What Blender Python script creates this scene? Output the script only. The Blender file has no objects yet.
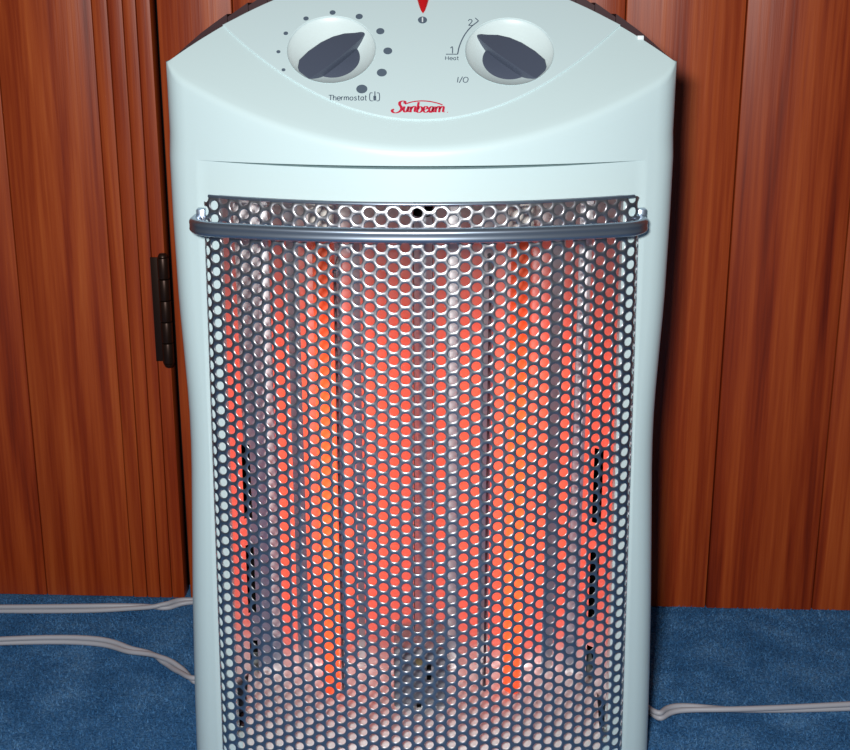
import bpy, bmesh, math, random
from mathutils import Vector, Matrix
random.seed(7)
S = bpy.context.scene
COL = S.collection
# ------------------------------------------------------------------ camera, light, exposure
FPX, PITCH = 1315.0, math.radians(17.0)
CAM = Vector((0.0023, -0.82, 0.58))
cd = bpy.data.cameras.new('camera'); cam = bpy.data.objects.new('camera', cd); COL.objects.link(cam)
cd.sensor_fit = 'HORIZONTAL'; cd.sensor_width = 36.0; cd.lens = FPX*36/850
cd.clip_start = 0.01
cam.location = CAM; cam.rotation_euler = (math.pi/2 - PITCH, 0, 0)
S.camera = cam
w = bpy.data.worlds.new('room_light'); S.world = w; w.use_nodes = True
w.node_tree.nodes['Background'].inputs[0].default_value = (0.80, 0.88, 1.0, 1)
w.node_tree.nodes['Background'].inputs[1].default_value = 0.075
ld = bpy.data.lights.new('flash', 'AREA'); ld.shape = 'RECTANGLE'; ld.size = 0.06; ld.size_y = 0.04
ld.energy = 9.1; ld.color = (1.0, 0.985, 0.96)
flash = bpy.data.objects.new('flash', ld); COL.objects.link(flash)
flash.location = CAM + Vector((-0.055, -0.02, 0.055))
flash.rotation_euler = (math.radians(90-16), 0, math.radians(-2.5))
S.view_settings.view_transform = 'Standard'; S.view_settings.look = 'None'
S.view_settings.exposure = 0.0; S.view_settings.gamma = 1.0; S.view_settings.use_curve_mapping = False

FW = Vector((0, math.cos(PITCH), -math.sin(PITCH))); UP = Vector((0, math.sin(PITCH), math.cos(PITCH)))
def ray(px, py):
    return FW + Vector(((px-425)/FPX, 0, 0)) + UP*((375-py)/FPX)
def at_y(px, py, Y):
    d = ray(px, py); t = (Y-CAM.y)/d.y; return CAM + d*t
def at_z(px, py, Z):
    d = ray(px, py); t = (Z-CAM.z)/d.z; return CAM + d*t
def lerp(a, b, t): return a+(b-a)*t
def interp(tab, x):
    if x <= tab[0][0]: return tab[0][1]
    for (a, b), (c, d) in zip(tab, tab[1:]):
        if x <= c: return b+(d-b)*(x-a)/(c-a)
    return tab[-1][1]

# ------------------------------------------------------------------ materials
def mat(name, col, rough=0.5, metal=0.0, spec=0.5, emit=None, es=0.0):
    m = bpy.data.materials.new(name); m.use_nodes = True
    b = m.node_tree.nodes['Principled BSDF']
    b.inputs['Base Color'].default_value = (*col, 1); b.inputs['Roughness'].default_value = rough
    b.inputs['Metallic'].default_value = metal; b.inputs['Specular IOR Level'].default_value = spec
    if emit:
        b.inputs['Emission Color'].default_value = (*emit, 1); b.inputs['Emission Strength'].default_value = es
    return m
def N(m, typ, **kw):
    n = m.node_tree.nodes.new(typ)
    for k, v in kw.items():
        if k in n.inputs: n.inputs[k].default_value = v
        else: setattr(n, k, v)
    return n
def L(m, a, b): m.node_tree.links.new(a, b)
def ramp(m, src, stops):
    r = m.node_tree.nodes.new('ShaderNodeValToRGB'); e = r.color_ramp.elements
    while len(e) < len(stops): e.new(0.5)
    for q, (p, c) in zip(e, stops): q.position = p; q.color = (*c, 1)
    L(m, src, r.inputs[0]); return r
def bsdf(m): return m.node_tree.nodes['Principled BSDF']
def add_noise_bump(m, scale, strength, dist=0.001):
    tc = N(m, 'ShaderNodeTexCoord'); n = N(m, 'ShaderNodeTexNoise', Scale=scale, Detail=3.0)
    L(m, tc.outputs['Object'], n.inputs['Vector'])
    b = N(m, 'ShaderNodeBump', Strength=strength, Distance=dist)
    L(m, n.outputs[0], b.inputs['Height']); L(m, b.outputs[0], bsdf(m).inputs['Normal'])

PLASTIC = mat('pale_mint_plastic', (0.63, 0.79, 0.81), 0.38, spec=0.35); add_noise_bump(PLASTIC, 900, 0.06, 0.0004)
PANELM = mat('pale_control_plastic', (0.63, 0.785, 0.81), 0.42, spec=0.35)
DISHM = mat('pale_dish_plastic', (0.70, 0.83, 0.84), 0.35, spec=0.4)
KNOBM = mat('slate_knob_plastic', (0.075, 0.092, 0.135), 0.40, spec=0.45)
PRINT = mat('slate_print', (0.10, 0.14, 0.19), 0.6)
REDP = mat('red_print', (0.62, 0.02, 0.06), 0.5)
WHITEP = mat('white_print', (0.8, 0.88, 0.9), 0.5)
LAMPR = mat('red_lens', (0.55, 0.008, 0.012), 0.12, spec=0.6)
STEEL = mat('perforated_steel', (0.47, 0.48, 0.52), 0.37, 1.0)
BARM = mat('blue_grey_bar', (0.34, 0.41, 0.51), 0.30, 0.9)
CHROME = mat('polished_reflector', (0.88, 0.84, 0.85), 0.34, 1.0); add_noise_bump(CHROME, 260, 0.05, 0.0004)
TRAY = mat('bright_tray_metal', (0.93, 0.97, 0.98), 0.52, 0.7); add_noise_bump(TRAY, 90, 0.4, 0.002)
SATIN = mat('satin_metal', (0.93, 0.92, 0.94), 0.60, 1.0)
POSTM = mat('post_metal', (0.66, 0.70, 0.76), 0.52, 1.0)
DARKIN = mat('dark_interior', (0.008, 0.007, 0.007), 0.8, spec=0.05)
BOXM = mat('grey_switch_metal', (0.34, 0.34, 0.37), 0.5, 0.5)
BRASS = mat('brass', (0.75, 0.58, 0.25), 0.3, 0.9)
WIRE = mat('dark_wire', (0.22, 0.16, 0.17), 0.4, 0.8)
CERAM = mat('ceramic', (0.75, 0.72, 0.66), 0.6)
BROWN = mat('dark_brown_plastic', (0.050, 0.022, 0.026), 0.5)
CORDM = mat('grey_cord_vinyl', (0.46, 0.47, 0.52), 0.45)
BRONZE = mat('dark_bronze', (0.035, 0.016, 0.010), 0.38, 0.6)

# glowing quartz tubes: hottest in the middle, cooler toward the ends of the coil
def tube_mat():
    m = mat('glowing_quartz', (0.35, 0.10, 0.06), 0.25)
    tc = N(m, 'ShaderNodeTexCoord'); sp = N(m, 'ShaderNodeSeparateXYZ'); L(m, tc.outputs['Generated'], sp.inputs[0])
    r = ramp(m, sp.outputs['Z'], [(0.0, (0.30,)*3), (0.05, (0.6,)*3), (0.28, (1.0,)*3), (0.66, (0.95,)*3), (0.80, (0.5,)*3), (0.90, (0.2,)*3), (1.0, (0.05,)*3)])
    mu = N(m, 'ShaderNodeMath', operation='MULTIPLY'); mu.inputs[1].default_value = 2.6
    L(m, r.outputs[0], mu.inputs[0]); L(m, mu.outputs[0], bsdf(m).inputs['Emission Strength'])
    bsdf(m).inputs['Emission Color'].default_value = (1.0, 0.080, 0.018, 1)
    return m
TUBEM = tube_mat()

def wood_mat():
    m = mat('red_brown_wood', (0.3, 0.08, 0.02), 0.42, spec=0.35)
    tc = N(m, 'ShaderNodeTexCoord'); oi = N(m, 'ShaderNodeObjectInfo')
    mp = N(m, 'ShaderNodeMapping'); mp.inputs['Scale'].default_value = (55, 55, 1.6)
    ad = N(m, 'ShaderNodeVectorMath', operation='ADD'); L(m, tc.outputs['Object'], ad.inputs[0])
    sc = N(m, 'ShaderNodeMath', operation='MULTIPLY'); sc.inputs[1].default_value = 3.0
    L(m, oi.outputs['Random'], sc.inputs[0]); L(m, sc.outputs[0], ad.inputs[1])
    L(m, ad.outputs[0], mp.inputs['Vector'])
    n1 = N(m, 'ShaderNodeTexNoise', Scale=1.0, Detail=5.0, Roughness=0.6, Distortion=0.5); L(m, mp.outputs[0], n1.inputs['Vector'])
    mp2 = N(m, 'ShaderNodeMapping'); mp2.inputs['Scale'].default_value = (320, 320, 9); L(m, ad.outputs[0], mp2.inputs['Vector'])
    n2 = N(m, 'ShaderNodeTexNoise', Scale=1.0, Detail=3.0); L(m, mp2.outputs[0], n2.inputs['Vector'])
    mx = N(m, 'ShaderNodeMath', operation='MULTIPLY_ADD'); mx.inputs[1].default_value = 0.35
    L(m, n2.outputs[0], mx.inputs[0]); L(m, n1.outputs[0], mx.inputs[2])
    r = ramp(m, mx.outputs[0], [(0.40, (0.14, 0.013, 0.003)), (0.58, (0.29, 0.036, 0.006)), (0.74, (0.41, 0.068, 0.012)), (0.92, (0.52, 0.11, 0.022))])
    L(m, r.outputs[0], bsdf(m).inputs['Base Color'])
    b = N(m, 'ShaderNodeBump', Strength=0.25, Distance=0.0008); L(m, n2.outputs[0], b.inputs['Height']); L(m, b.outputs[0], bsdf(m).inputs['Normal'])
    return m
WOOD = wood_mat()

def carpet_mat():
    m = mat('blue_carpet', (0.03, 0.11, 0.28), 0.95, spec=0.1)
    tc = N(m, 'ShaderNodeTexCoord')
    n1 = N(m, 'ShaderNodeTexNoise', Scale=420.0, Detail=4.0, Roughness=0.7); L(m, tc.outputs['Object'], n1.inputs['Vector'])
    n2 = N(m, 'ShaderNodeTexNoise', Scale=28.0, Detail=3.0); L(m, tc.outputs['Object'], n2.inputs['Vector'])
    mx = N(m, 'ShaderNodeMath', operation='MULTIPLY_ADD'); mx.inputs[1].default_value = 0.45
    L(m, n2.outputs[0], mx.inputs[0]); L(m, n1.outputs[0], mx.inputs[2])
    r = ramp(m, mx.outputs[0], [(0.5, (0.026, 0.105, 0.26)), (0.72, (0.066, 0.22, 0.48)), (0.92, (0.18, 0.40, 0.70))])
    L(m, r.outputs[0], bsdf(m).inputs['Base Color'])
    b = N(m, 'ShaderNodeBump', Strength=0.9, Distance=0.004); L(m, n1.outputs[0], b.inputs['Height']); L(m, b.outputs[0], bsdf(m).inputs['Normal'])
    return m
CARPET = carpet_mat()

# ------------------------------------------------------------------ mesh helpers
def obj(name, verts, faces, m, parent=None, smooth=30):
    me = bpy.data.meshes.new(name); me.from_pydata([tuple(v) for v in verts], [], faces); me.update()
    return link(name, me, m, parent, smooth)
def link(name, me, m, parent=None, smooth=30):
    if m: me.materials.clear(); me.materials.append(m)
    bm = bmesh.new(); bm.from_mesh(me); bmesh.ops.recalc_face_normals(bm, faces=bm.faces[:]); bm.to_mesh(me); bm.free()
    if smooth is not None:
        me.polygons.foreach_set('use_smooth', [True]*len(me.polygons)); me.set_sharp_from_angle(angle=math.radians(smooth))
    o = bpy.data.objects.new(name, me); COL.objects.link(o)
    if parent is not None: o.parent = parent
    return o
def empty(name, loc=(0, 0, 0)):
    o = bpy.data.objects.new(name, None); COL.objects.link(o); o.location = loc; return o
def box_data(x0, x1, y0, y1, z0, z1, bev=0.0, seg=2):
    bm = bmesh.new()
    M = Matrix.Translation(((x0+x1)/2, (y0+y1)/2, (z0+z1)/2)) @ Matrix.Diagonal((x1-x0, y1-y0, z1-z0, 1))
    bmesh.ops.create_cube(bm, size=1.0, matrix=M)
    if bev: bmesh.ops.bevel(bm, geom=bm.edges[:], offset=bev, segments=seg, affect='EDGES', profile=0.5)
    return bm
def bm_obj(name, bm, m, parent=None, smooth=30):
    me = bpy.data.meshes.new(name); bm.to_mesh(me); bm.free(); return link(name, me, m, parent, smooth)
def box(name, x0, x1, y0, y1, z0, z1, m, parent=None, bev=0.0, seg=2):
    return bm_obj(name, box_data(x0, x1, y0, y1, z0, z1, bev, seg), m, parent)
def cyl(name, a, b, r0, r1, m, parent=None, n=20, bev=0):
    a = Vector(a); b = Vector(b); d = b-a; bm = bmesh.new()
    bmesh.ops.create_cone(bm, cap_ends=True, segments=n, radius1=r0, radius2=r1, depth=d.length)
    if bev:
        ed = [e for e in bm.edges if len([f for f in e.link_faces if len(f.verts) > 4]) == 1]
        bmesh.ops.bevel(bm, geom=ed, offset=bev, segments=2, affect='EDGES', profile=0.5)
    bmesh.ops.transform(bm, matrix=Matrix.Translation((a+b)/2) @ d.to_track_quat('Z', 'Y').to_matrix().to_4x4(), verts=bm.verts[:])
    return bm_obj(name, bm, m, parent, 40)
def sweep(path, section, caps=True, up=Vector((0, 0, 1)), twist=None):
    """sweep a closed section [(lateral, up)] along a path of Vectors"""
    vs, fs, n = [], [], len(section)
    for i, p in enumerate(path):
        t = (path[min(i+1, len(path)-1)] - path[max(i-1, 0)]).normalized()
        lat = t.cross(up).normalized(); u2 = lat.cross(t).normalized()
        a = twist(i) if twist else 0.0
        for (s, q) in section:
            s2 = s*math.cos(a)-q*math.sin(a); q2 = s*math.sin(a)+q*math.cos(a)
            vs.append(p + lat*s2 + u2*q2)
    for i in range(len(path)-1):
        for j in range(n):
            k = (j+1) % n; fs.append((i*n+j, i*n+k, (i+1)*n+k, (i+1)*n+j))
    if caps: fs.append(tuple(range(n))); fs.append(tuple((len(path)-1)*n+j for j in range(n)))
    return vs, fs
def catmull(pts, k=8):
    P = [Vector(p) for p in pts]; P = [2*P[0]-P[1]] + P + [2*P[-1]-P[-2]]; out = []
    for i in range(1, len(P)-2):
        for j in range(k):
            t = j/k; a, b, c, d = P[i-1:i+3]
            out.append(0.5*((2*b)+(c-a)*t+(2*a-5*b+4*c-d)*t*t+(3*b-a-3*c+d)*t**3))
    out.append(P[-2]); return out
def grid_faces(nr, nc, skip=lambda i, j: False):
    return [(i*nc+j, i*nc+j+1, (i+1)*nc+j+1, (i+1)*nc+j) for i in range(nr-1) for j in range(nc-1) if not skip(i, j)]

# ------------------------------------------------------------------ the setting: carpet floor and wooden doors
WL = at_z(160, 598, 0); WR = at_z(668, 608, 0)            # where the door bottoms meet the carpet
WANG = math.atan2(WR.y-WL.y, WR.x-WL.x)
WDIR = Vector((math.cos(WANG), math.sin(WANG), 0)); WN = Vector((math.sin(WANG), -math.cos(WANG), 0))
def wall_s(px, py):                                        # position along the wall of a pixel
    d = ray(px, py); t = (WL-CAM).dot(WN)/d.dot(WN); return (CAM+d*t-WL).dot(WDIR)
WM = Matrix.Translation(WL) @ Matrix.Rotation(WANG, 4, 'Z')
def wallbox(name, s0, s1, y0, y1, z0, z1, m, parent, bev=0.001):
    o = box(name, s0, s1, y0, y1, z0, z1, m, parent, bev); o.matrix_world = WM; return o

fl = obj('floor', [(-2.2, -1.6, 0), (2.2, -1.6, 0), (2.2, 0.7, 0), (-2.2, 0.7, 0)], [(0, 1, 2, 3)], CARPET)
fl['kind'] = 'structure'; fl['label'] = 'blue flecked carpet under the heater and the cord'
# short carpet tufts where the camera can see the floor
tv, tf = [], []
for _ in range(52000):
    x = random.uniform(-0.52, 0.52); y = random.uniform(0.02, 0.335)
    if abs(x) < 0.14 and y < 0.2: continue
    a = random.uniform(0, 6.283); r = random.uniform(0.0006, 0.0011); h = random.uniform(0.0015, 0.0034)
    lx, ly = random.gauss(0, 0.0012), random.gauss(0, 0.0012); b = len(tv)
    for k in range(3): tv.append((x+r*math.cos(a+k*2.094), y+r*math.sin(a+k*2.094), -0.0004))
    tv.append((x+lx, y+ly, h)); tf += [(b, b+1, b+3), (b+1, b+2, b+3), (b+2, b, b+3)]
me = bpy.data.meshes.new('carpet_pile'); me.from_pydata(tv, [], tf); me.materials.append(CARPET)
pile = bpy.data.objects.new('carpet_pile', me); COL.objects.link(pile); pile.parent = fl; pile['kind'] = 'stuff'

s_gap = sum(wall_s(x, y) for x, y in ((151.7, 0), (158, 120), (166, 250), (175.6, 365), (183.6, 480)))/5
def struct_empty(name, label):
    o = empty(name, WL); o['kind'] = 'structure'; o['label'] = label; return o
def wpart(o, parent): 
    o.parent = parent; o.matrix_parent_inverse = parent.matrix_world.inverted(); o.matrix_world = WM; return o
bpy.context.view_layer.update()
ZB, ZT = 0.0005, 1.25
back = wallbox('wall_back', -1.7, 1.9, 0.030, 0.050, 0, ZT+0.1, DARKIN, None, 0); back['kind'] = 'structure'; back['label'] = 'dark cabinet interior wall behind the wooden doors'
d1 = struct_empty('door_1', 'red-brown wooden door with vertical boards left of the hinge gap')
bpy.context.view_layer.update()
GW = 0.0025                                                  # half width of the gap between the doors
edge = s_gap-GW; strip = [0.0125, 0.0115, 0.013, 0.0135]
for wd in strip:
    wpart(wallbox('molding_strip', edge-wd+0.0004, edge-0.0004, 0.0, 0.02, ZB, ZT, WOOD, None, 0.0006), d1); edge -= wd
for wd in (0.085, 0.095, 0.09, 0.1, 0.095, 0.1, 0.1, 0.1, 0.1, 0.1, 0.1, 0.1):
    wpart(wallbox('plank', edge-wd+0.0003, edge-0.0003, 0.0005, 0.02, ZB, ZT, WOOD, None, 0.0012), d1); edge -= wd
d2 = struct_empty('door_2', 'red-brown wooden door of vertical boards behind the heater')
bpy.context.view_layer.update()
seams = [s_gap+GW, wall_s(232, 8), wall_s(290, 5), wall_s(360, 5), wall_s(440, 5), wall_s(520, 5), wall_s(585, 5), wall_s(626, 8)]
seams += [seams[-1]+0.1*(i+1) for i in range(13)]
for i, (a, b) in enumerate(zip(seams, seams[1:])):
    off = (0.0, 0.0006, 0.0002, 0.0008)[i % 4]
    wpart(wallbox('plank', a+0.0004, b-0.0004, off, 0.02, ZB, ZT, WOOD, None, 0.0012), d2)
# butt hinge on the gap
HZ0 = None
d = ray(168, 362); t = (WL-CAM).dot(WN)/d.dot(WN); z_lo = (CAM+d*t).z
d = ray(164, 256); t = (WL-CAM).dot(WN)/d.dot(WN); z_hi = (CAM+d*t).z
hg = empty('door_hinge', WM @ Vector((s_gap, 0, z_lo)))
hg['label'] = 'dark bronze butt hinge on the gap of the wooden doors'; hg['category'] = 'hinge'
bpy.context.view_layer.update()
def hpart(o): o.parent = hg; o.matrix_parent_inverse = hg.matrix_world.inverted(); o.matrix_world = WM
hs = s_gap-0.0035; nk = 5; hh = (z_hi-z_lo)/nk
for i in range(nk):
    hpart(cyl('knuckle', (hs, -0.005, z_lo+i*hh+0.0004), (hs, -0.005, z_lo+(i+1)*hh-0.0004), 0.0052, 0.0052, BRONZE, None, 20, 0.0006))
for zz, s in ((z_lo, -1), (z_hi, 1)):
    hpart(cyl('pin_tip', (hs, -0.005, zz), (hs, -0.005, zz+s*0.0035), 0.0048, 0.003, BRONZE, None, 16, 0.0008))
hpart(box('leaf', hs-0.0125, hs, -0.0014, 0.0, z_lo+0.001, z_hi-0.001, BRONZE, None, 0.0004))

# ------------------------------------------------------------------ the heater
H = empty('space_heater', (0, 0.08, 0))
H['label'] = 'pale mint quartz tower heater with perforated metal grille glowing orange'; H['category'] = 'heater'
bpy.context.view_layer.update()
def hp(o, parent=None):
    p = parent or H
    mw = o.matrix_world.copy(); o.parent = p
    o.matrix_parent_inverse = (Matrix.Translation(-H.location)); o.matrix_basis = mw
    return o
def hsub(o, part): o.parent = part; return o          # part meshes carry world coordinates already
K = 1.7                                                # plan curvature of the front
F = lambda x: K*x*x
SY = 0.058
HW = []                                                # half width of the body by height
for y, hwpx in ((70, 254.5), (130, 253.7), (215, 249), (300, 243), (345, 238.2), (400, 232.6), (430, 230.8), (460, 230.0), (530, 229.8), (600, 229.5), (680, 228), (750, 225.8)):
    p = at_y(421.5-hwpx, y, SY); HW.append((p.z, -p.x))
HW.sort(); HW = [(-0.1, HW[0][1]+0.0005)] + HW
hw = lambda z: interp(HW, z)
ZP0 = at_y(421.5, 150, 0.0).z                          # where the sloping top meets the front
TAN = math.cos(math.radians(46))/math.sin(math.radians(46))
EV = Vector((0, 1, TAN)).normalized(); EN = Vector((0, -TAN, 1)).normalized(); PO = Vector((0, 0, ZP0))
def uv(px, py, h=0.0):
    d = ray(px, py); o = PO+EN*h; t = (o-CAM).dot(EN)/d.dot(EN); q = CAM+d*t-o; return q.x, q.dot(EV)
def PL(u, v, h=0.0): return PO + Vector((u, 0, 0)) + EV*v + EN*h
ARCH = []                                              # top edge of the sloping panel: (x, Y)
for i in range(0, 53):
    o = min(i*5.0, 254.0); u, v = uv(421.5+o, -30.6+0.001435*o*o); ARCH.append((abs(u), v*EV.y))
ARCH.sort()
YC = ARCH[-1][1]; XC = ARCH[-1][0]
arch_y = lambda x: interp(ARCH, abs(x))
R2 = []                                                # lower edge of the printed panel
for i in range(0, 101):
    o = i*2.0; u, v = uv(421.5+o, 120-90*(o/193)**2); R2.append((abs(u), v*EV.y))
R2.sort()
r2_y = lambda x: interp(R2, abs(x)) if abs(x) < R2[-1][0] else 9.0

z_slit = (at_y(421.5, 168, 0).z)
GTOP = at_y(421.5, 205, -0.006).z; GBOT = 0.030
gx_t = abs(at_y(203, 200, F(0.14)-0.004).x); gx_b = abs(at_y(222, 745, F(0.14)-0.004).x)
z_gb = at_y(222, 745, F(0.14)).z
gxw = lambda z: lerp(gx_b, gx_t, (z-z_gb)/(GTOP-z_gb))
OPT = GTOP+0.0004; OPB = GBOT+0.006
ow = lambda z: gxw(z)-0.0105
sw = lambda z: gxw(min(z, GTOP))+0.0022
RF = 0.013
# columns
cols = []                                               # (zone, t)
NA = 24
for i in range(NA+1): cols.append(('A', i/NA))
for i in (1, 2): cols.append(('B', i/2))
for i in range(1, 7): cols.append(('C', i/6))
for i in range(1, 7): cols.append(('R', i/6))
for i in range(1, 5): cols.append(('S', i/4))
def plan(c, z, rec=0.0):
    zone, t = c; wz = hw(z)
    if zone == 'A': x = t*ow(z)
    elif zone == 'B': x = lerp(ow(z), sw(z), t)
    elif zone == 'C': x = lerp(sw(z), wz-RF, t)
    if zone in 'ABC':
        y = F(x)
        if zone in 'AB': y += rec*(1-0.8*(x/sw(z))**2)
        return x, y
    x0 = wz-RF; th0 = math.atan(2*K*x0); y0 = F(x0)
    # round from the front tangent to the side
    R = RF/(1-math.sin(th0)); cx = wz-R; cy = y0+R*math.cos(th0)
    if zone == 'R':
        th = lerp(th0, math.radians(90), t); return cx+R*math.sin(th), cy-R*math.cos(th)
    return wz-0.004*t*t, lerp(cy, 0.125, t)
rows = []                                               # (z function, extra depth)
zs = [0.004, 0.018, OPB]
k = 12
for i in range(1, k): zs.append(lerp(OPB, 0.285, i/k))
for i in range(0, 10): zs.append(lerp(0.285, OPT, i/9))
ROWS = [('z', z, 0.0022) for z in zs] + [('z', lerp(OPT, z_slit, 0.5), 0.0022)]
ROWS += [('slit', -1, 0.0022), ('slit', -1, 0.014), ('slit', 1, 0.014), ('slit', 1, 0.0)]
ROWS += [('top', f, 0) for f in (0.25, 0.5, 0.75, 1.0)] + [('bz', f, 0) for f in (0.25, 0.5, 0.75, 1.0)]
AR = 0.004
def colpt(c, r):
    kind, a, rec = r
    if kind == 'z': x, y = plan(c, a, rec); return Vector((x, y, a))
    if kind == 'slit':
        x, y = plan(c, z_slit, 0.0); e = 0.0
        if c[0] in 'AB':
            q = (x/sw(z_slit))**2; e = 0.0012*(1-q); y = y + rec*(1-(0.8 if rec < 0.01 else 1.0)*q)
        return Vector((x, y, z_slit+a*e))
    x, y = plan(c, ZP0+0.03)
    ye = min(y, max(YC, 0)); zt = ZP0+TAN*ye
    room = max(0.0, arch_y(x)-y)*1.414
    a2 = min(AR, 0.45*room) if y < YC else 0.0
    if kind == 'top':
        return Vector((x, y, lerp(z_slit+0.0012, zt-a2, a)))
    p0 = Vector((x, y, zt-a2)); p1 = Vector((x, y, zt)); p2 = p1+EV*a2
    return p0*(1-a)**2+p1*2*a*(1-a)+p2*a*a
def mirror_cols(): return [(c, -1) for c in reversed(cols[1:])] + [(c, 1) for c in cols]
mc = mirror_cols(); nc = len(mc); verts = []
for r in ROWS:
    for c, s in mc:
        p = colpt(c, r); verts.append(Vector((p.x*s, p.y, p.z)))
i0 = [i for i, r in enumerate(ROWS) if r[0] == 'z' and abs(r[1]-OPB) < 1e-6][0]
i1 = [i for i, r in enumerate(ROWS) if r[0] == 'z' and abs(r[1]-OPT) < 1e-6][0]
jm = len(cols)-1; jl, jr = jm-NA, jm+NA
faces = grid_faces(len(ROWS), nc, lambda i, j: i0 <= i < i1 and jl <= j < jr)
# lip folded into the opening
def addlip(seq, depth):
    for a, b in zip(seq, seq[1:]):
        n = len(verts); verts.append(verts[b]+Vector((0, depth, 0))); verts.append(verts[a]+Vector((0, depth, 0))); faces.append((a, b, n, n+1))
addlip([i*nc+jl for i in range(i0, i1+1)], 0.012); addlip([i*nc+jr for i in range(i0, i1+1)], 0.012)
addlip([i1*nc+j for j in range(jl, jr+1)], 0.03); addlip([i0*nc+j for j in range(jl, jr+1)], 0.02)
# sloping shoulder from the rounded ridge up to the printed panel or to the arch
base = len(verts); NS = 8; front_n = [j for j, (c, s) in enumerate(mc)]
last = (len(ROWS)-1)*nc
for k in range(NS+1):
    for j, (c, s) in enumerate(mc):
        p = verts[last+j]; ya = max(p.y, min(arch_y(p.x), r2_y(p.x)+0.004)) if c[0] != 'S' else p.y
        if c[0] == 'R': ya = max(p.y, min(ya, YC) if p.y > YC-1e-4 else ya)
        dy = (ya-p.y)*k/NS
        verts.append(p+Vector((0, dy, dy*TAN)))
faces += [(base+a, base+b, base+c, base+d) for a, b, c, d in grid_faces(NS+1, nc)]
bm = bmesh.new()
me = bpy.data.meshes.new('tmp'); me.from_pydata([tuple(v) for v in verts], [], faces); bm.from_mesh(me)
bmesh.ops.remove_doubles(bm, verts=bm.verts[:], dist=0.00002)
housing = hp(bm_obj('housing', bm, PLASTIC, None, 32)); housing['label'] = 'pale mint plastic front housing with a sloping shoulder'

# printed control panel: flat curve with round openings for the dishes, fitted on the slope
D1 = uv(331.5, 50); D2 = uv(509.5, 52)
RD = 44.6/FPX*(PL(*D1)-CAM).dot(FW)
PH = 0.0009
def filled(name, loops, extrude, bevel, h, m, part_of, res=1):
    cu = bpy.data.curves.new(name, 'CURVE'); cu.dimensions = '2D'; cu.fill_mode = 'BOTH'; cu.extrude = extrude; cu.bevel_depth = bevel; cu.bevel_resolution = 1
    for lp in loops:
        sp = cu.splines.new('POLY'); sp.points.add(len(lp)-1)
        for q, (a, b) in zip(sp.points, lp): q.co = (a, b, 0, 1)
        sp.use_cyclic_u = True
    o = bpy.data.objects.new(name, cu); COL.objects.link(o); dg = bpy.context.evaluated_depsgraph_get(); dg.update()
    me = bpy.data.meshes.new_from_object(o.evaluated_get(dg)); bpy.data.objects.remove(o); bpy.data.curves.remove(cu)
    me.transform(plane_matrix(h)); return link(name, me, m, None, 30)
def plane_matrix(h, u=0, v=0):
    o = PL(u, v, h); return Matrix(((1, 0*EV.x, EN.x, o.x), (0, EV.y, EN.y, o.y), (0, EV.z, EN.z, o.z), (0, 0, 0, 1)))
def circle(cu, cv, r, n=64, ph=0): return [(cu+r*math.cos(2*math.pi*i/n+ph), cv+r*math.sin(2*math.pi*i/n+ph)) for i in range(n)]
xe = 0
for i in range(400):
    x = 0.17*i/400
    if r2_y(x) < arch_y(x): xe = x
low = [(lerp(-xe, xe, i/160), r2_y(lerp(-xe, xe, i/160))/EV.y) for i in range(161)]
top = [(lerp(xe, -xe, i/40), arch_y(lerp(xe, -xe, i/40))/EV.y-0.0004) for i in range(1, 40)]
panel = hp(filled('control_panel', [low+top, circle(*D1, RD), circle(*D2, RD)], 0.0006, 0.0005, PH-0.0011, PANELM, None))
panel['label'] = 'smooth pale control panel with printed dial markings'
SURF = PH+0.0001
def on_panel(o): return hsub(o, panel)
# concave dishes
def dish(c):
    prof = [(RD, 0.0004), (RD*0.985, -0.0004)]+[(RD*q, -0.0005-0.0100*(1-q*q)) for q in (0.95, 0.88, 0.8, 0.7, 0.55, 0.4, 0.2, 0.004)]
    n = 64; vs = []; 
    for r, h in prof:
        for i in range(n): a = 2*math.pi*i/n; vs.append(PL(c[0]+r*math.cos(a), c[1]+r*math.sin(a), PH+h-0.0002))
    fs = [(k*n+i, k*n+(i+1) % n, (k+1)*n+(i+1) % n, (k+1)*n+i) for k in range(len(prof)-1) for i in range(n)]
    return on_panel(obj('dial_dish', vs, fs, DISHM, None, 60))
dish(D1); dish(D2)
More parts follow.
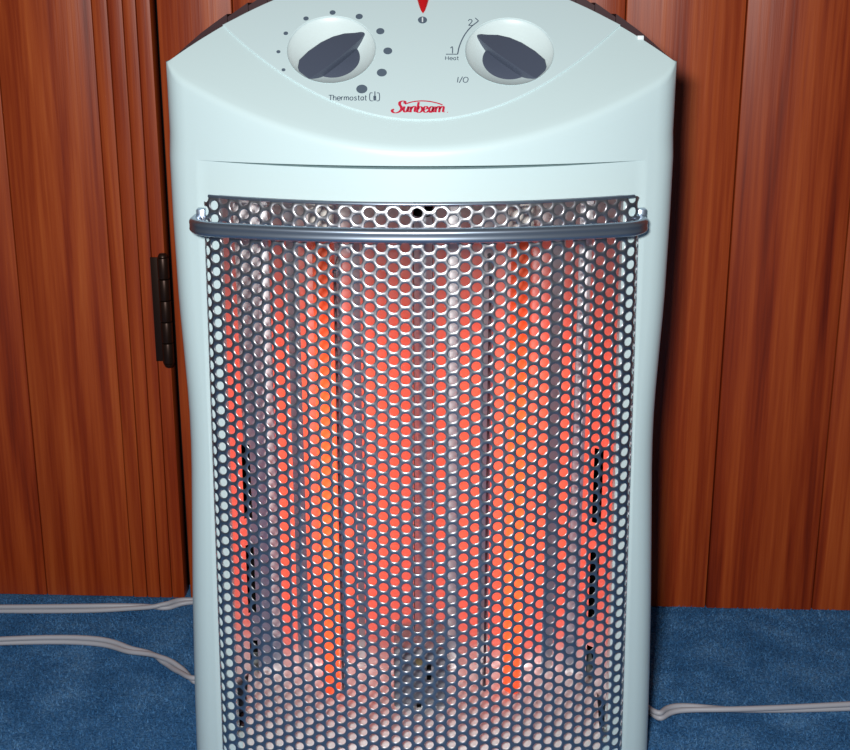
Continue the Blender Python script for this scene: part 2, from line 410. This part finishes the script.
# knobs: disc with a pointer shaped grip, wide at one end and pointed at the other
def knob(c, ang, flip, label):
    ca, sa = math.cos(ang), math.sin(ang)
    def T(a, b, h): return PL(c[0]+a*ca-b*sa, c[1]+a*sa+b*ca, PH+h)
    kn = empty('knob', (0, 0.08, 0)); kn.parent = H; kn.location = (0, 0, 0)
    kn.matrix_parent_inverse = Matrix.Identity(4); kn['label'] = label
    half = [(-0.0262, 0.0066), (-0.0245, 0.0080), (-0.020, 0.0092), (-0.011, 0.0100), (0.0, 0.0098), (0.009, 0.0086), (0.0165, 0.0064), (0.0220, 0.0042), (0.0258, 0.0022), (0.0272, 0.0006)]
    asym = 1.0
    out = [(a, flip*b*(1.38 if -0.022 < a < 0.02 else 1.1 if a > 0 else 1.12 if a > -0.0255 else 0.9)) for a, b in half] + [(a, -flip*b*0.55) for a, b in reversed(half)]
    def hh(a): return -0.0004-2.2*(a+0.003)**2
    lev = [(-0.0095, 0.96), (-0.004, 1.0), (-0.0006, 0.985), (0.0, 0.93)]
    n = len(out); vs = []; fs = []
    for li, (h, s) in enumerate(lev):
        for a, b in out:
            ht = h if li == 0 else hh(a)+h
            if li == 1: ht = hh(a)-0.004
            vs.append(T(a*(0.985 if li == 3 else 1), b*s, ht))
    for li in range(len(lev)-1):
        for i in range(n): j = (i+1) % n; fs.append((li*n+i, li*n+j, (li+1)*n+j, (li+1)*n+i))
    m = n//2
    for i in range(m-1): fs.append(((len(lev)-1)*n+i, (len(lev)-1)*n+i+1, (len(lev)-1)*n+n-2-i, (len(lev)-1)*n+n-1-i))
    g = obj('grip', vs, fs, KNOBM, None, 35); g.parent = kn; g.matrix_parent_inverse = Matrix.Translation(-H.location)
    prof = [(0.0172, -0.0105), (0.0174, -0.0082), (0.0169, -0.0070), (0.0158, -0.0065), (0.0001, -0.0062)]
    q = 40; vs = [T(r*math.cos(2*math.pi*i/q), r*math.sin(2*math.pi*i/q), h) for r, h in prof for i in range(q)]
    fs = [(k*q+i, k*q+(i+1) % q, (k+1)*q+(i+1) % q, (k+1)*q+i) for k in range(len(prof)-1) for i in range(q)]
    b = obj('dial_disc', vs, fs, KNOBM, None, 40); b.parent = kn; b.matrix_parent_inverse = Matrix.Translation(-H.location)
    return kn
def ang_of(p, q): a = uv(*p); b = uv(*q); return math.atan2(b[1]-a[1], b[0]-a[0])
knob(uv(334.8, 53), ang_of((308, 75), (364, 34)), 1, 'dark slate thermostat knob inside the left dish')
k2 = knob(uv(508.8, 54), ang_of((536, 74), (478, 36)), -1, 'dark slate heat selector knob inside the right dish')
# thermostat dots growing round the dial
for px, py, r in ((283.5, 69.8, 1.9), (278.4, 51.7, 2.0), (285.8, 33.3, 2.3), (306, 18.5, 2.7), (332.6, 12.5, 3.0), (359.2, 16.5, 3.6), (380.3, 31.2, 4.1), (387.8, 50.9, 4.4), (381.8, 72.6, 4.9), (361.8, 89, 5.4)):
    u, v = uv(px, py, SURF); on_panel(filled('dial_dot', [circle(u, v, r*0.00066, 24)], 0.00008, 0, SURF, PRINT, None))
# lettering made as strokes of a nib on the slope
def stroke_loops(pts, wd, k=6, smooth=True, nib=None):
    P = catmull([(x, y, 0) for x, y in pts], k) if smooth and len(pts) > 2 else [Vector((x, y, 0)) for x, y in pts]
    Lf, Rt = [], []
    for i, p in enumerate(P):
        t = (P[min(i+1, len(P)-1)]-P[max(i-1, 0)]).normalized(); nrm = Vector((-t.y, t.x, 0))
        wv = wd if nib is None else wd*(nib+(1-nib)*abs(t.y)**1.3)
        Lf.append(p+nrm*wv/2); Rt.append(p-nrm*wv/2)
    return Lf, Rt
def strokes(name, items, m, h):
    """items: list of (points in panel uv, width, nib)"""
    vs, fs = [], []
    for pts, wd, nib in items:
        Lf, Rt = stroke_loops(pts, wd, nib=nib); b = len(vs)
        for a, c in zip(Lf, Rt): vs += [PL(a.x, a.y, h), PL(c.x, c.y, h)]
        for i in range(len(Lf)-1): fs.append((b+2*i, b+2*i+1, b+2*i+3, b+2*i+2))
    o = obj(name, vs, fs, m, None, None)
    return on_panel(o)
GL = {  # letter skeletons, x height 1, cap height 1.45
 'T': (1.1, [[(0, 1.45), (1.1, 1.45)], [(.55, 1.45), (.55, 0)]]), 'h': (.85, [[(0, 1.5), (0, 0)], [(0, .7), (.3, 1), (.65, .85), (.7, .5), (.7, 0)]]),
 'e': (.9, [[(.05, .5), (.8, .52), (.7, .9), (.4, 1.02), (.1, .85), (0, .5), (.12, .12), (.45, -.02), (.78, .15)]]),
 'r': (.6, [[(0, 1), (0, 0)], [(0, .6), (.2, .95), (.5, 1)]]), 'm': (1.35, [[(0, 1), (0, 0)], [(0, .7), (.25, 1), (.55, .85), (.58, 0)], [(.58, .7), (.85, 1), (1.13, .85), (1.17, 0)]]),
 'o': (.95, [[(.4, 1), (.08, .8), (0, .5), (.1, .15), (.4, 0), (.7, .15), (.8, .5), (.7, .85), (.4, 1)]]),
 's': (.8, [[(.62, .85), (.35, 1), (.08, .8), (.3, .55), (.6, .35), (.5, .05), (.25, 0), (.0, .15)]]),
 't': (.6, [[(.2, 1.4), (.2, .2), (.35, 0), (.5, .05)], [(0, 1), (.5, 1)]]),
 'a': (.9, [[(.7, .8), (.4, 1), (.08, .8), (0, .45), (.15, .08), (.4, 0), (.68, .3)], [(.72, 1), (.72, 0)]]),
 'H': (1.1, [[(0, 1.45), (0, 0)], [(.9, 1.45), (.9, 0)], [(0, .75), (.9, .75)]]),
 'I': (.4, [[(.1, 1.45), (.1, 0)]]), '/': (.7, [[(0, -.1), (.6, 1.55)]]),
 'O': (1.4, [[(.6, 1.45), (.15, 1.2), (0, .72), (.15, .2), (.6, 0), (1.05, .2), (1.2, .72), (1.05, 1.2), (.6, 1.45)]]),
 '1': (.6, [[(0, 1.15), (.3, 1.45), (.3, 0)]]), '2': (.95, [[(0, 1.1), (.2, 1.4), (.5, 1.42), (.7, 1.1), (.5, .65), (0, 0)], [(0, 0), (.8, 0)]]),
}
def text(name, s, px0, px1, py, hpx, m, wpx, slant=0.0):
    adv = sum(GL[c][0]+0.18 for c in s)-0.18
    u0, v0 = uv(px0, py, SURF); u1, _ = uv(px1, py, SURF); _, v1 = uv(px0, py-hpx, SURF)
    sx = (u1-u0)/adv; sy = (v1-v0)/1.45; x = 0; it = []
    for c in s:
        for st in GL[c][1]: it.append(([(u0+(x+a+slant*b)*sx, v0+b*sy) for a, b in st], wpx*0.00065, None))
        x += GL[c][0]+0.18
    return strokes(name, it, m, SURF+0.0001)
text('thermostat_lettering', 'Thermostat', 328.5, 367, 100.3, 5.0, PRINT, 0.9)
text('heat_lettering', 'Heat', 445.5, 459, 60, 3.6, PRINT, 0.7)
text('switch_lettering', 'I/O', 457, 468.5, 82.5, 5.4, PRINT, 0.9, 0.15)
text('numeral_lettering', '1', 450.5, 454.5, 53.5, 6.5, PRINT, 1.0)
text('numeral_lettering', '2', 468.5, 473.5, 25.5, 6.0, PRINT, 1.0)
def pxs(pts): return [uv(x, y, SURF) for x, y in pts]
strokes('heat_scale_line', [(pxs([(446, 54.3), (457.6, 54.3)]), .0007, None), (pxs([(457.6, 54.3), (459.5, 46), (464, 36), (470.5, 27.5), (478.5, 21)]), .0008, None), (pxs([(475.2, 18.0), (478.5, 21)]), .0007, None)], PRINT, SURF+0.0001)
# small thermometer pictogram
strokes('thermometer_pictogram', [(pxs([(372.6, 93), (370.2, 93.2), (369.6, 97), (370.2, 100.6), (373, 101)]), .0006, None), (pxs([(376.8, 93), (379, 93.2), (379.6, 97), (379, 100.6), (376.6, 101)]), .0006, None), (pxs([(374.9, 91.5), (374.9, 98)]), .0007, None), (pxs([(374.7, 96), (374.9, 100.6)]), .0018, None)], PRINT, SURF+0.0001)
# red script logo with its arc
LG = [  # (advance start, strokes) in logo units: x 0..58, y up from baseline, already slanted in pixels
 [(12.6, 9.6), (13.6, 11.4), (11.4, 12.4), (8.6, 11.2), (8.2, 8.6), (9.6, 6.2), (10.0, 3.4), (7.6, 0.8), (4.0, -0.4), (1.2, 0.6), (0.8, 2.6), (2.6, 3.6)],
 [(13.0, 6.6), (12.2, 3.0), (13.0, 0.6), (15.0, 1.4), (17.2, 6.4)], [(17.2, 6.6), (16.4, 1.4), (18.2, 0.9)],
 [(19.6, 6.4), (18.9, 0.2)], [(19.2, 3.4), (21.8, 6.4), (23.8, 6.0), (23.2, 1.4), (25.0, 0.8)],
 [(27.2, 11.2), (26.2, 5.0), (25.8, 0.6), (28.6, 0.3), (30.6, 2.6), (30.2, 5.6), (28.0, 6.2), (26.4, 3.4)],
 [(32.0, 3.2), (35.4, 4.2), (35.6, 6.2), (33.6, 6.4), (32.0, 3.8), (32.8, 0.6), (35.0, 0.3), (37.0, 1.8)],
 [(42.0, 5.6), (39.8, 6.4), (37.8, 4.0), (38.0, 0.9), (39.8, 0.5), (42.0, 5.8)], [(42.2, 6.5), (41.6, 1.2), (43.4, 0.8)],
 [(44.6, 6.4), (43.9, 0.2)], [(44.2, 3.6), (46.6, 6.4), (48.2, 5.8), (47.6, 0.2)], [(48.0, 3.6), (50.4, 6.4), (52.2, 5.8), (51.6, 1.2), (53.4, 0.6)],
 [(55.6, 0.3), (56.5, 0.3)]]
items = []
for st in LG:
    items.append((pxs([(391.5+x, 112.6-y*0.93) for x, y in st]), 0.00150 if st is not LG[0] else 0.0019, 0.34))
strokes('logo_lettering', items, REDP, SURF+0.0001)
strokes('logo_arc', [(pxs([(405, 104.2), (412, 102), (421, 101), (430, 101.6), (438, 103.4), (442.5, 105)]), .0009, None)], REDP, SURF+0.0001)
# pilot light and its mark
u, v = uv(422.5, 20, SURF); on_panel(filled('indicator_mark', [circle(u, v, 0.0030, 28)], 0.0001, 0, SURF, PRINT, None))
strokes('indicator_glyph', [(pxs([(422.5, 17.7), (422.5, 22.4)]), .0009, None)], WHITEP, SURF+0.0003)
ut, vt = uv(423, 13.2, SURF); u2, v2 = uv(423, -22, SURF)
vs, fs = [], []; n = 12; m_ = 14
for i in range(m_+1):
    t = i/m_; wd = 0.0050*math.sin(math.pi*min(1, (t+0.03)*0.62))**0.8 if t > 0 else 0.0001
    if t > 0.8: wd *= math.sqrt(max(0.0, 1-((t-0.8)/0.2)**2))+0.001
    for j in range(n+1):
        a = math.pi*j/n; vs.append(PL(ut+wd*math.cos(a), lerp(vt, v2, t), PH+wd*0.75*math.sin(a)))
fs = grid_faces(m_+1, n+1)
il = hp(obj('indicator_light', vs, fs, LAMPR, None, 60)); il['label'] = 'red teardrop pilot light lens'

# dark brown rear shell and its stepped top louvers
YB = 0.20
def arch_pt(x, off, Y):
    z = ZP0+TAN*arch_y(x); return Vector((x, Y, z+off))
xs = [lerp(-XC+0.002, XC-0.002, i/60) for i in range(61)]
vs, fs = [], []
def rear_ring(sx, dz, Y, yfun=None):
    r = []
    for x in xs: r.append(Vector((x*sx, (arch_y(x)+0.0006) if Y is None else Y, ZP0+TAN*arch_y(x)+dz)))
    zz = [0.45, 0.40, 0.34, 0.285, 0.2, 0.1, 0.02]
    for z in zz: r.append(Vector(((hw(z)-0.004)*sx, 0.118 if Y is None else Y, z)))
    for z in reversed(zz): r.append(Vector((-(hw(z)-0.004)*sx, 0.118 if Y is None else Y, z)))
    return r
rings = [rear_ring(0.998, -0.0012, None), rear_ring(0.985, -0.001, 0.128), rear_ring(0.965, -0.004, 0.165), rear_ring(0.90, -0.018, 0.195), rear_ring(0.7, -0.06, YB)]
n = len(rings[0])
for r in rings: vs += r
for k in range(len(rings)-1):
    for i in range(n): j = (i+1) % n; fs.append((k*n+i, k*n+j, (k+1)*n+j, (k+1)*n+i))
fs.append(tuple((len(rings)-1)*n+i for i in range(n)))
rs = hp(obj('rear_shell', vs, fs, BROWN, None, 40)); rs['label'] = 'dark brown rear shell showing behind the arched top'
def louver(x0, x1, h0, h1):
    vs = []; q = 8
    for i in range(q+1):
        x = lerp(x0, x1, i/q); z = ZP0+TAN*arch_y(x); h = lerp(h0, h1, i/q); y0 = arch_y(x)
        vs += [Vector((x, y0+0.006, z-0.003)), Vector((x, y0+0.006, z+h)), Vector((x, y0+0.05, z+h-0.001)), Vector((x, y0+0.05, z-0.003))]
    fs = [(4*i+a, 4*i+(a+1) % 4, 4*i+4+(a+1) % 4, 4*i+4+a) for i in range(q) for a in range(4)]+[(0, 1, 2, 3), (4*q, 4*q+1, 4*q+2, 4*q+3)]
    o = obj('vent_louver', vs, fs, BROWN, None, 30); hsub(o, rs)
def xa(px): return uv(px, -30.6+0.001435*(px-421.5)**2)[0]
lv = [(172, 200, 0.0004, 0.0042), (200, 226, 0.0042, 0.0064), (226.5, 247, 0.0042, 0.0066), (247.5, 266, 0.0046, 0.0068), (266.5, 290, 0.005, 0.007)]
for a, b, h0, h1 in lv:
    louver(xa(a), xa(b), h0, h1)
    a2, b2 = 843-b, 843-a
    louver(xa(a2), xa(b2), h1 if b2 < 640 else h1, h0)
for i in range(4): louver(xa(291+i*32), xa(290+(i+1)*32), 0.006, 0.007)
for i in range(4): louver(xa(421.5+i*32), xa(420.5+(i+1)*32), 0.007, 0.006)
# white nick on the right of the arched edge, added as a small block
u, v = uv(640.5, 38); p = PL(u, v)
o = box('edge_nick', p.x-0.0022, p.x+0.0022, p.y-0.001, p.y+0.004, p.z-0.002, p.z+0.0016, WHITEP, None, 0.0006); hsub(o, rs)
# base and feet
bs = hp(box('base', -hw(0.03)+0.008, hw(0.03)-0.008, 0.065, 0.19, 0.003, 0.03, BROWN, None, 0.004))
for sx in (-1, 1):
    for yy in (0.085, 0.17): hsub(cyl('foot', (sx*0.12, yy, 0), (sx*0.12, yy, 0.0045), 0.012, 0.014, BROWN, None, 16), bs)

# ------------------------------------------------------------------ reflector, tubes and the rest behind the grille
YT = 0.052
RTOP = GTOP+0.012; RBOT = 0.040
tz0 = at_y(333, 690, YT).z; tz1 = at_y(333, 268, YT).z
XT = [at_y(327, 480, YT).x, at_y(516, 480, YT).x]
camx = CAM.x; camy = CAM.y
def facet_slope(x, y, mode, T):
    d = Vector((x-camx, y-camy)).normalized()
    if mode == 'o': r = (Vector((T, YT))-Vector((x, y))); r = r.normalized()
    elif mode == 'w': r = -d
    else:
        a = mode; r = Vector((math.sin(a), -math.cos(a)))
    nn = (r-d).normalized(); return -nn.x/nn.y
def profile(T, marks, xs_end, y0):
    """integrate facet normals outwards from behind the tube: marks = [(x limit, mode)]"""
    out = []; x = T; y = y0; sgn = 1 if xs_end > T else -1; step = 0.0008
    while (x-xs_end)*sgn < 0:
        out.append((x, y)); mode = 'o'
        px = 425+(x-CAM.x)*FPX/(Vector((x, y, 0.27))-CAM).dot(FW)
        for lim, md in marks:
            if (px-lim)*sgn < 0: mode = md; break
        sl = facet_slope(x, y, mode, T); sl = max(-1.6, min(1.6, sl))
        y = max(y+sl*step*sgn, F(x)+0.014); x += step*sgn
    out.append((x, y)); return out
Yr = 0.074
X = lambda px: at_y(px, 480, Yr).x
left_out = profile(XT[0], [(304, 'o'), (292, -0.6), (275, 'o'), (263, 'w'), (243, -0.12), (200, 'o')], X(219), 0.082)
left_in = profile(XT[0], [(337, 'o'), (342, 0.5), (355, 'o'), (362, 0.6), (425, 'o')], X(413), 0.082)
right_in = profile(XT[1], [(492, 'o'), (481, -0.6), (460, 'o'), (448, 'w'), (430, 'o')], X(433), 0.082)
right_out = profile(XT[1], [(547, 'o'), (559, 0.6), (572, 'o'), (585, 'w'), (640, 'o')], X(627), 0.082)
prof = list(reversed(left_out))[:-1]+left_in
prof2 = list(reversed(right_in))[:-1]+right_out
SLZ = []
for (ya, yb) in ((448, 522), (549, 617), (645, 708)):
    SLZ.append((at_y(250, yb, 0.066).z, at_y(250, ya, 0.066).z))
def reflector(pf, slot_px, label):
    sx0, sx1 = sorted((X(slot_px-4), X(slot_px+4)))
    pts = sorted(pf); xsn = []
    zs = sorted([RBOT, RTOP]+[z for ab in SLZ for z in ab]+[lerp(RBOT, RTOP, i/6) for i in range(1, 6)])
    # put profile columns on the slot edges
    P = []
    for (a, b), (c, d) in zip(pts, pts[1:]):
        P.append((a, b))
        for e in (sx0, sx1):
            if a < e < c: P.append((e, b+(d-b)*(e-a)/(c-a)))
    P.append(pts[-1]); P.sort()
    vs = [Vector((x, y, z)) for z in zs for x, y in P]; nP = len(P)
    def skip(i, j):
        zc = (zs[i]+zs[i+1])/2; xc = (P[j][0]+P[j+1][0])/2
        return sx0 < xc < sx1 and any(a < zc < b for a, b in SLZ)
    o = hp(obj('reflector', vs, grid_faces(len(zs), nP, skip), CHROME, None, 12)); o['label'] = label; return o
ra = reflector(prof, 247, 'polished metal reflector behind the left glowing tube')
rb = reflector(prof2, 596, 'polished metal reflector behind the right glowing tube')
# added satin strips over the room-facing facets, to return the flash as white bands
def strip(pf, p0, p1, ref):
    pt = [(x, y) for x, y in sorted(pf) if p0 <= 425+(x-CAM.x)*FPX/(Vector((x, y, 0.27))-CAM).dot(FW) <= p1]
    vs = [Vector((x, y-0.0006, z)) for z in (0.10, RTOP-0.002) for x, y in pt]
    hsub(obj('flash_catch_strip', vs, grid_faces(2, len(pt)), SATIN, None, 40), ref)
strip(prof, 263, 274, ra); strip(prof2, 449, 458, rb); strip(prof2, 573, 583, rb)
# side walls from the reflector edge to the opening
for pf, s in ((prof, -1), (prof2, 1)):
    e = sorted(pf)[0 if s < 0 else -1]
    xo = s*(gxw(0.3)-0.010)
    o = hp(obj('reflector_side', [(e[0], e[1], RBOT), (e[0], e[1], RTOP), (xo+s*0.004, F(xo)+0.010, RTOP), (xo+s*0.002, F(xo)+0.010, RBOT)], [(0, 1, 2, 3)], CHROME, None, None))
# dark chamber behind and above
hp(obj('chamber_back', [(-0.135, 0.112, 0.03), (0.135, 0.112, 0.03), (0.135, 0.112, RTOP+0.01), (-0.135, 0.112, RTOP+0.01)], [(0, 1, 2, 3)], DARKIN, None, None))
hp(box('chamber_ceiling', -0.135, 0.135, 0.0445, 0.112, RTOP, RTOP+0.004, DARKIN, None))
vs = []
for i in range(25):
    x = lerp(-0.132, 0.132, i/24); vs += [Vector((x, F(x)-0.003, 0.034)), Vector((x, F(x)+0.040, 0.069)), Vector((x, 0.10, 0.072))]
hp(obj('bottom_tray', vs, [(3*i+a, 3*i+a+1, 3*i+a+4, 3*i+a+3) for i in range(24) for a in range(2)], TRAY, None, 40))
# centre post: rounded bright strip between the two bays
pf_l = sorted(prof)[-1]; pf_r = sorted(prof2)[0]; vs = []; q = 12
xm0, xm1 = pf_l[0]+0.0004, pf_r[0]-0.0004; zt = at_y(421, 218, 0.05).z
for z in (0.10, zt):
    for i in range(q+1):
        a = math.pi*i/q; vs.append(Vector(((xm0+xm1)/2-(xm1-xm0)/2*math.cos(a), min(pf_l[1], pf_r[1])+0.002-0.010*math.sin(a), z)))
hp(obj('center_post', vs, grid_faces(2, q+1), POSTM, None, 40))
# tubes
for x, lab in ((XT[0], 'left glowing orange quartz tube'), (XT[1], 'right glowing orange quartz tube')):
    tb = hp(cyl('heating_tube', (x, YT, tz0), (x, YT, tz1+0.02), 0.0066, 0.0066, TUBEM, None, 24)); tb['label'] = lab
    hsub(cyl('ceramic_cap', (x, YT, tz0-0.010), (x, YT, tz0), 0.0052, 0.0052, CERAM, None, 20, 0.001), tb)
    hsub(cyl('ceramic_cap', (x, YT, tz1+0.02), (x, YT, RTOP), 0.0085, 0.0085, CERAM, None, 20, 0.001), tb)
# guard wires in front of the tubes
for px in (339, 487.5):
    a = at_y(px, 480, 0.036); zt = at_y(px, 272, 0.036).z; zb = at_y(px, 690, 0.036).z
    gw = hp(cyl('guard_wire', (a.x, 0.036, zb), (a.x, 0.036, zt), 0.0010, 0.0010, WIRE, None, 10))
    hsub(cyl('wire_hook', (a.x, 0.036, zt), (a.x+0.001, 0.075, zt+0.003), 0.0018, 0.0018, STEEL, None, 10), gw)
    hsub(cyl('wire_hook', (a.x, 0.036, zb), (a.x+0.001, 0.075, zb+0.003), 0.0014, 0.0014, STEEL, None, 10), gw)
# tip-over switch at the bottom centre
c0 = at_y(394, 722, 0.034); c1 = at_y(447, 648, 0.034)
sb = hp(box('tip_switch', c0.x, c1.x, 0.034, 0.075, c0.z, c1.z, BOXM, None, 0.002)); sb['label'] = 'dark metal tip-over switch box behind the grille'
p = at_y(419.5, 661, 0.033); hsub(cyl('screw', (p.x, 0.0315, p.z), (p.x, 0.0345, p.z), 0.003, 0.003, BRASS, None, 14, 0.0005), sb)
for q in ((429, 668), (429, 678), (419, 707)):
    p = at_y(*q, 0.033); hsub(box('switch_slot', p.x-0.0016, p.x+0.0016, 0.0332, 0.0345, p.z-0.0018, p.z+0.0018, DARKIN, None), sb)

# ------------------------------------------------------------------ perforated grille
PIT = 0.00870; HR = 0.00342; G = 0.0075; GR = 0.0065
gx = gx_t
half = []; x = 0.0
while x < gx-GR: half.append((x, F(x)-G)); x += 0.001
th0 = math.atan(2*K*(gx-GR)); x0, y0 = gx-GR, F(gx-GR)-G
Rr = GR/(1-math.sin(th0)); cxr, cyr = gx-Rr, y0+Rr*math.cos(th0)
for i in range(0, 13):
    th = lerp(th0, math.radians(90), i/12); half.append((cxr+Rr*math.sin(th), cyr-Rr*math.cos(th)))
yend = F(gx)+0.0035
if half[-1][1] < yend: half.append((gx+0.0004, yend))
S_ = [0.0]
for (a, b), (c, d) in zip(half, half[1:]): S_.append(S_[-1]+math.hypot(c-a, d-b))
tabx = list(zip(S_, [h[0] for h in half])); taby = list(zip(S_, [h[1] for h in half])); SMAX = S_[-1]
cx0 = at_y(417.3, 254.5, -G); sx_off = cx0.x; z_off = cx0.z
bm = bmesh.new(); cw = PIT*0.8660254; hexr = PIT/math.sqrt(3)
i_lo = int(-(SMAX+0.02)/cw)-1; i_hi = -i_lo
for ci in range(i_lo, i_hi+1):
    s = sx_off+ci*cw
    if abs(s) > SMAX+cw: continue
    zo = z_off+(PIT/2 if ci % 2 else 0)
    for rj in range(-60, 12):
        z = zo+rj*PIT
        if z < GBOT-PIT or z > GTOP+PIT: continue
        outr, mid, inn = [], [], []
        for k in range(12):
            a = math.pi*k/6; rr = hexr if k % 2 == 0 else PIT/2
            outr.append(bm.verts.new((s+rr*math.cos(a), z+rr*math.sin(a), 0)))
            mid.append(bm.verts.new((s+(HR+0.0003)*math.cos(a), z+(HR+0.0003)*math.sin(a), 0)))
            inn.append(bm.verts.new((s+HR*math.cos(a), z+HR*math.sin(a), 0.00022)))
        for k in range(12):
            q = (k+1) % 12; bm.faces.new((outr[k], outr[q], mid[q], mid[k])); bm.faces.new((mid[k], mid[q], inn[q], inn[k]))
bmesh.ops.remove_doubles(bm, verts=bm.verts[:], dist=0.0001)
def cut(co, no): bmesh.ops.bisect_plane(bm, geom=bm.verts[:]+bm.edges[:]+bm.faces[:], plane_co=co, plane_no=no, clear_outer=True, dist=1e-6)
cut((SMAX, 0, 0), (1, 0, 0)); cut((-SMAX, 0, 0), (-1, 0, 0)); cut((0, GTOP, 0), (0, 1, 0)); cut((0, GBOT, 0), (0, -1, 0))
cr = 0.007                                                  # clipped (rounded) upper corners
for sgn in (-1, 1):
    for an in (20, 45, 70):
        ca, sa = math.cos(math.radians(an)), math.sin(math.radians(an)); cut((sgn*(SMAX-0.013+0.010*ca), GTOP-0.010+0.010*sa, 0), (sgn*ca, sa, 0))
bmesh.ops.delete(bm, geom=[f for f in bm.faces if abs(f.calc_center_median().x) > SMAX-0.0085 and f.calc_center_median().y > GTOP-0.012], context='FACES')
for v in bm.verts:
    s, z, dp = v.co; sg = 1 if s >= 0 else -1; k = gxw(z)/gx_t
    back = 0.0
    if z > GTOP-0.003: back = (z-(GTOP-0.003))**2*160          # top edge rolls back
    v.co = (sg*interp(tabx, abs(s))*k, interp(taby, abs(s))+back+dp, z)
me = bpy.data.meshes.new('grille'); bm.to_mesh(me); bm.free()
gr = link('grille', me, STEEL, None, 40)
so = gr.modifiers.new('thickness', 'SOLIDIFY'); so.thickness = 0.0007; so.offset = 0
dg = bpy.context.evaluated_depsgraph_get(); me2 = bpy.data.meshes.new_from_object(gr.evaluated_get(dg)); bpy.data.objects.remove(gr); me2.name = 'grille'
gr = hp(link('grille', me2, STEEL, None, 50)); gr['label'] = 'curved perforated steel grille over the glowing tubes'
# thin rolled edge along the top of the grille
pth = []
for i in range(-40, 41):
    s = (SMAX-0.014)*i/40; sg = 1 if s >= 0 else -1
    pth.append(Vector((sg*interp(tabx, abs(s)), interp(taby, abs(s))+0.0016, GTOP+0.0003)))
sec = [(0.0011*math.cos(a*math.pi/4), 0.0011*math.sin(a*math.pi/4)) for a in range(8)]
hsub(obj('rolled_edge', *sweep(pth, sec), BARM, None, 50), gr)

# ------------------------------------------------------------------ handle bar across the grille
HOFF = 0.021
zh = at_y(421.5, 236, -HOFF).z
xh = 235.0/FPX*((Vector((0.14, F(0.14)-HOFF, zh))-CAM).dot(FW))
pts = []
rc = 0.015; xr = xh-0.006-rc
KH = 1.25
yy = lambda x: KH*x*x-HOFF
for i in range(33):
    x = xr*i/32; pts.append((x, yy(x)))
th0 = math.atan(2*KH*xr); R_ = rc/(1-math.sin(th0)); cxh, cyh = xr+rc-R_, yy(xr)+R_*math.cos(th0)
for i in range(1, 11):
    th = lerp(th0, math.radians(92), i/10); pts.append((cxh+R_*math.sin(th), cyh-R_*math.cos(th)))
pts.append((pts[-1][0]-0.0006, F(pts[-1][0])-0.001))
full = [Vector((-x-0.0018, y, zh)) for x, y in reversed(pts[1:])]+[Vector((x-0.0018, y, zh)) for x, y in pts]
def lobes():
    sec = []
    for i in range(10): a = -0.42*math.pi+i*(0.84*math.pi+math.pi*0.0)/9; 
    up_ = [(0.0036*math.cos(a), 0.0019+0.0030*math.sin(a)) for a in [math.radians(-20+i*20) for i in range(0, 12)]]
    lo_ = [(0.0036*math.cos(a), -0.0021+0.0026*math.sin(a)) for a in [math.radians(160+i*20) for i in range(0, 12)]]
    return up_+lo_
bar = hp(obj('handle_bar', *sweep(full, lobes()), BARM, None, 40)); bar['label'] = 'blue-grey handle bar bowed across the top of the grille'
for s in (-1, 1):
    e = full[0] if s < 0 else full[-1]; p0 = at_y(421.5+s*223, 208, F(0.145)-0.002)
    b = box('handle_bracket', min(p0.x, p0.x-s*0.004)-0.0008, max(p0.x, p0.x-s*0.004)+0.0008, e.y-0.006, e.y+0.002, zh-0.004, p0.z, BARM, None, 0.0006); hsub(b, bar)
    c = cyl('handle_rivet', (p0.x-s*0.002, e.y-0.0075, p0.z-0.006), (p0.x-s*0.002, e.y-0.005, p0.z-0.006), 0.0022, 0.0022, STEEL, None, 12, 0.0005); hsub(c, bar)

# ------------------------------------------------------------------ cords on the carpet
def cord(label, pts, tw):
    P = catmull(pts, 14)
    c = empty('extension_cord', P[0]); c['label'] = label; c['category'] = 'cord'; c['group'] = 'twin cords on the carpet'
    r = 0.0023
    # flat twin flex: two round conductors side by side, twisting along the run
    for s in (-1, 1):
        sec = [(s*0.0022+r*math.cos(2*math.pi*i/10), r*math.sin(2*math.pi*i/10)) for i in range(10)]
        vs, fs = sweep(P, sec, True, Vector((0, 0, 1)), lambda i: tw*i)
        o = obj('conductor', vs, fs, CORDM, None, 50); o.parent = c; o.matrix_parent_inverse = Matrix.Translation(-P[0])
    return c
zc = 0.0052
def g(px, py): p = at_z(px, py, zc); return (p.x, p.y, zc)
a = g(192, 601); b_ = g(135, 607)
cord('pale grey cord lying along the foot of the wooden doors', [(b_[0]-0.5, b_[1]+0.0, zc), (b_[0]-0.12, b_[1]-0.004, zc), b_, g(165, 606), a, (a[0]+0.08, a[1]-0.006, zc), (a[0]+0.2, a[1]-0.012, zc)], 0.11)
b_ = g(135, 651); e1 = g(652, 712); e2 = g(683, 708)
cord('pale grey cord curving across the carpet and passing behind the heater', [(b_[0]-0.5, b_[1]-0.03, zc), (b_[0]-0.1, b_[1]+0.02, zc), b_, g(163, 660), g(180, 670), g(196, 680), (-0.178, 0.192, zc), (-0.155, 0.222, zc), (-0.06, 0.25, zc), (0.07, 0.25, zc), (0.155, 0.215, zc), e1, e2, (e2[0]+0.1, e2[1]+0.0, zc), (e2[0]+0.45, e2[1]+0.03, zc)], 0.11)
print('heater', 'ZP0', ZP0, 'GTOP', GTOP, 'gx', gx_t, gx_b, 'hw', [(round(a, 3), round(b, 4)) for a, b in HW], 'YC', YC, 'XC', XC, 'arch0', ARCH[0], 'RD', RD, 'WL', WL, 'WR', WR, 'zh', zh, xh, 'XT', XT, tz0, tz1)
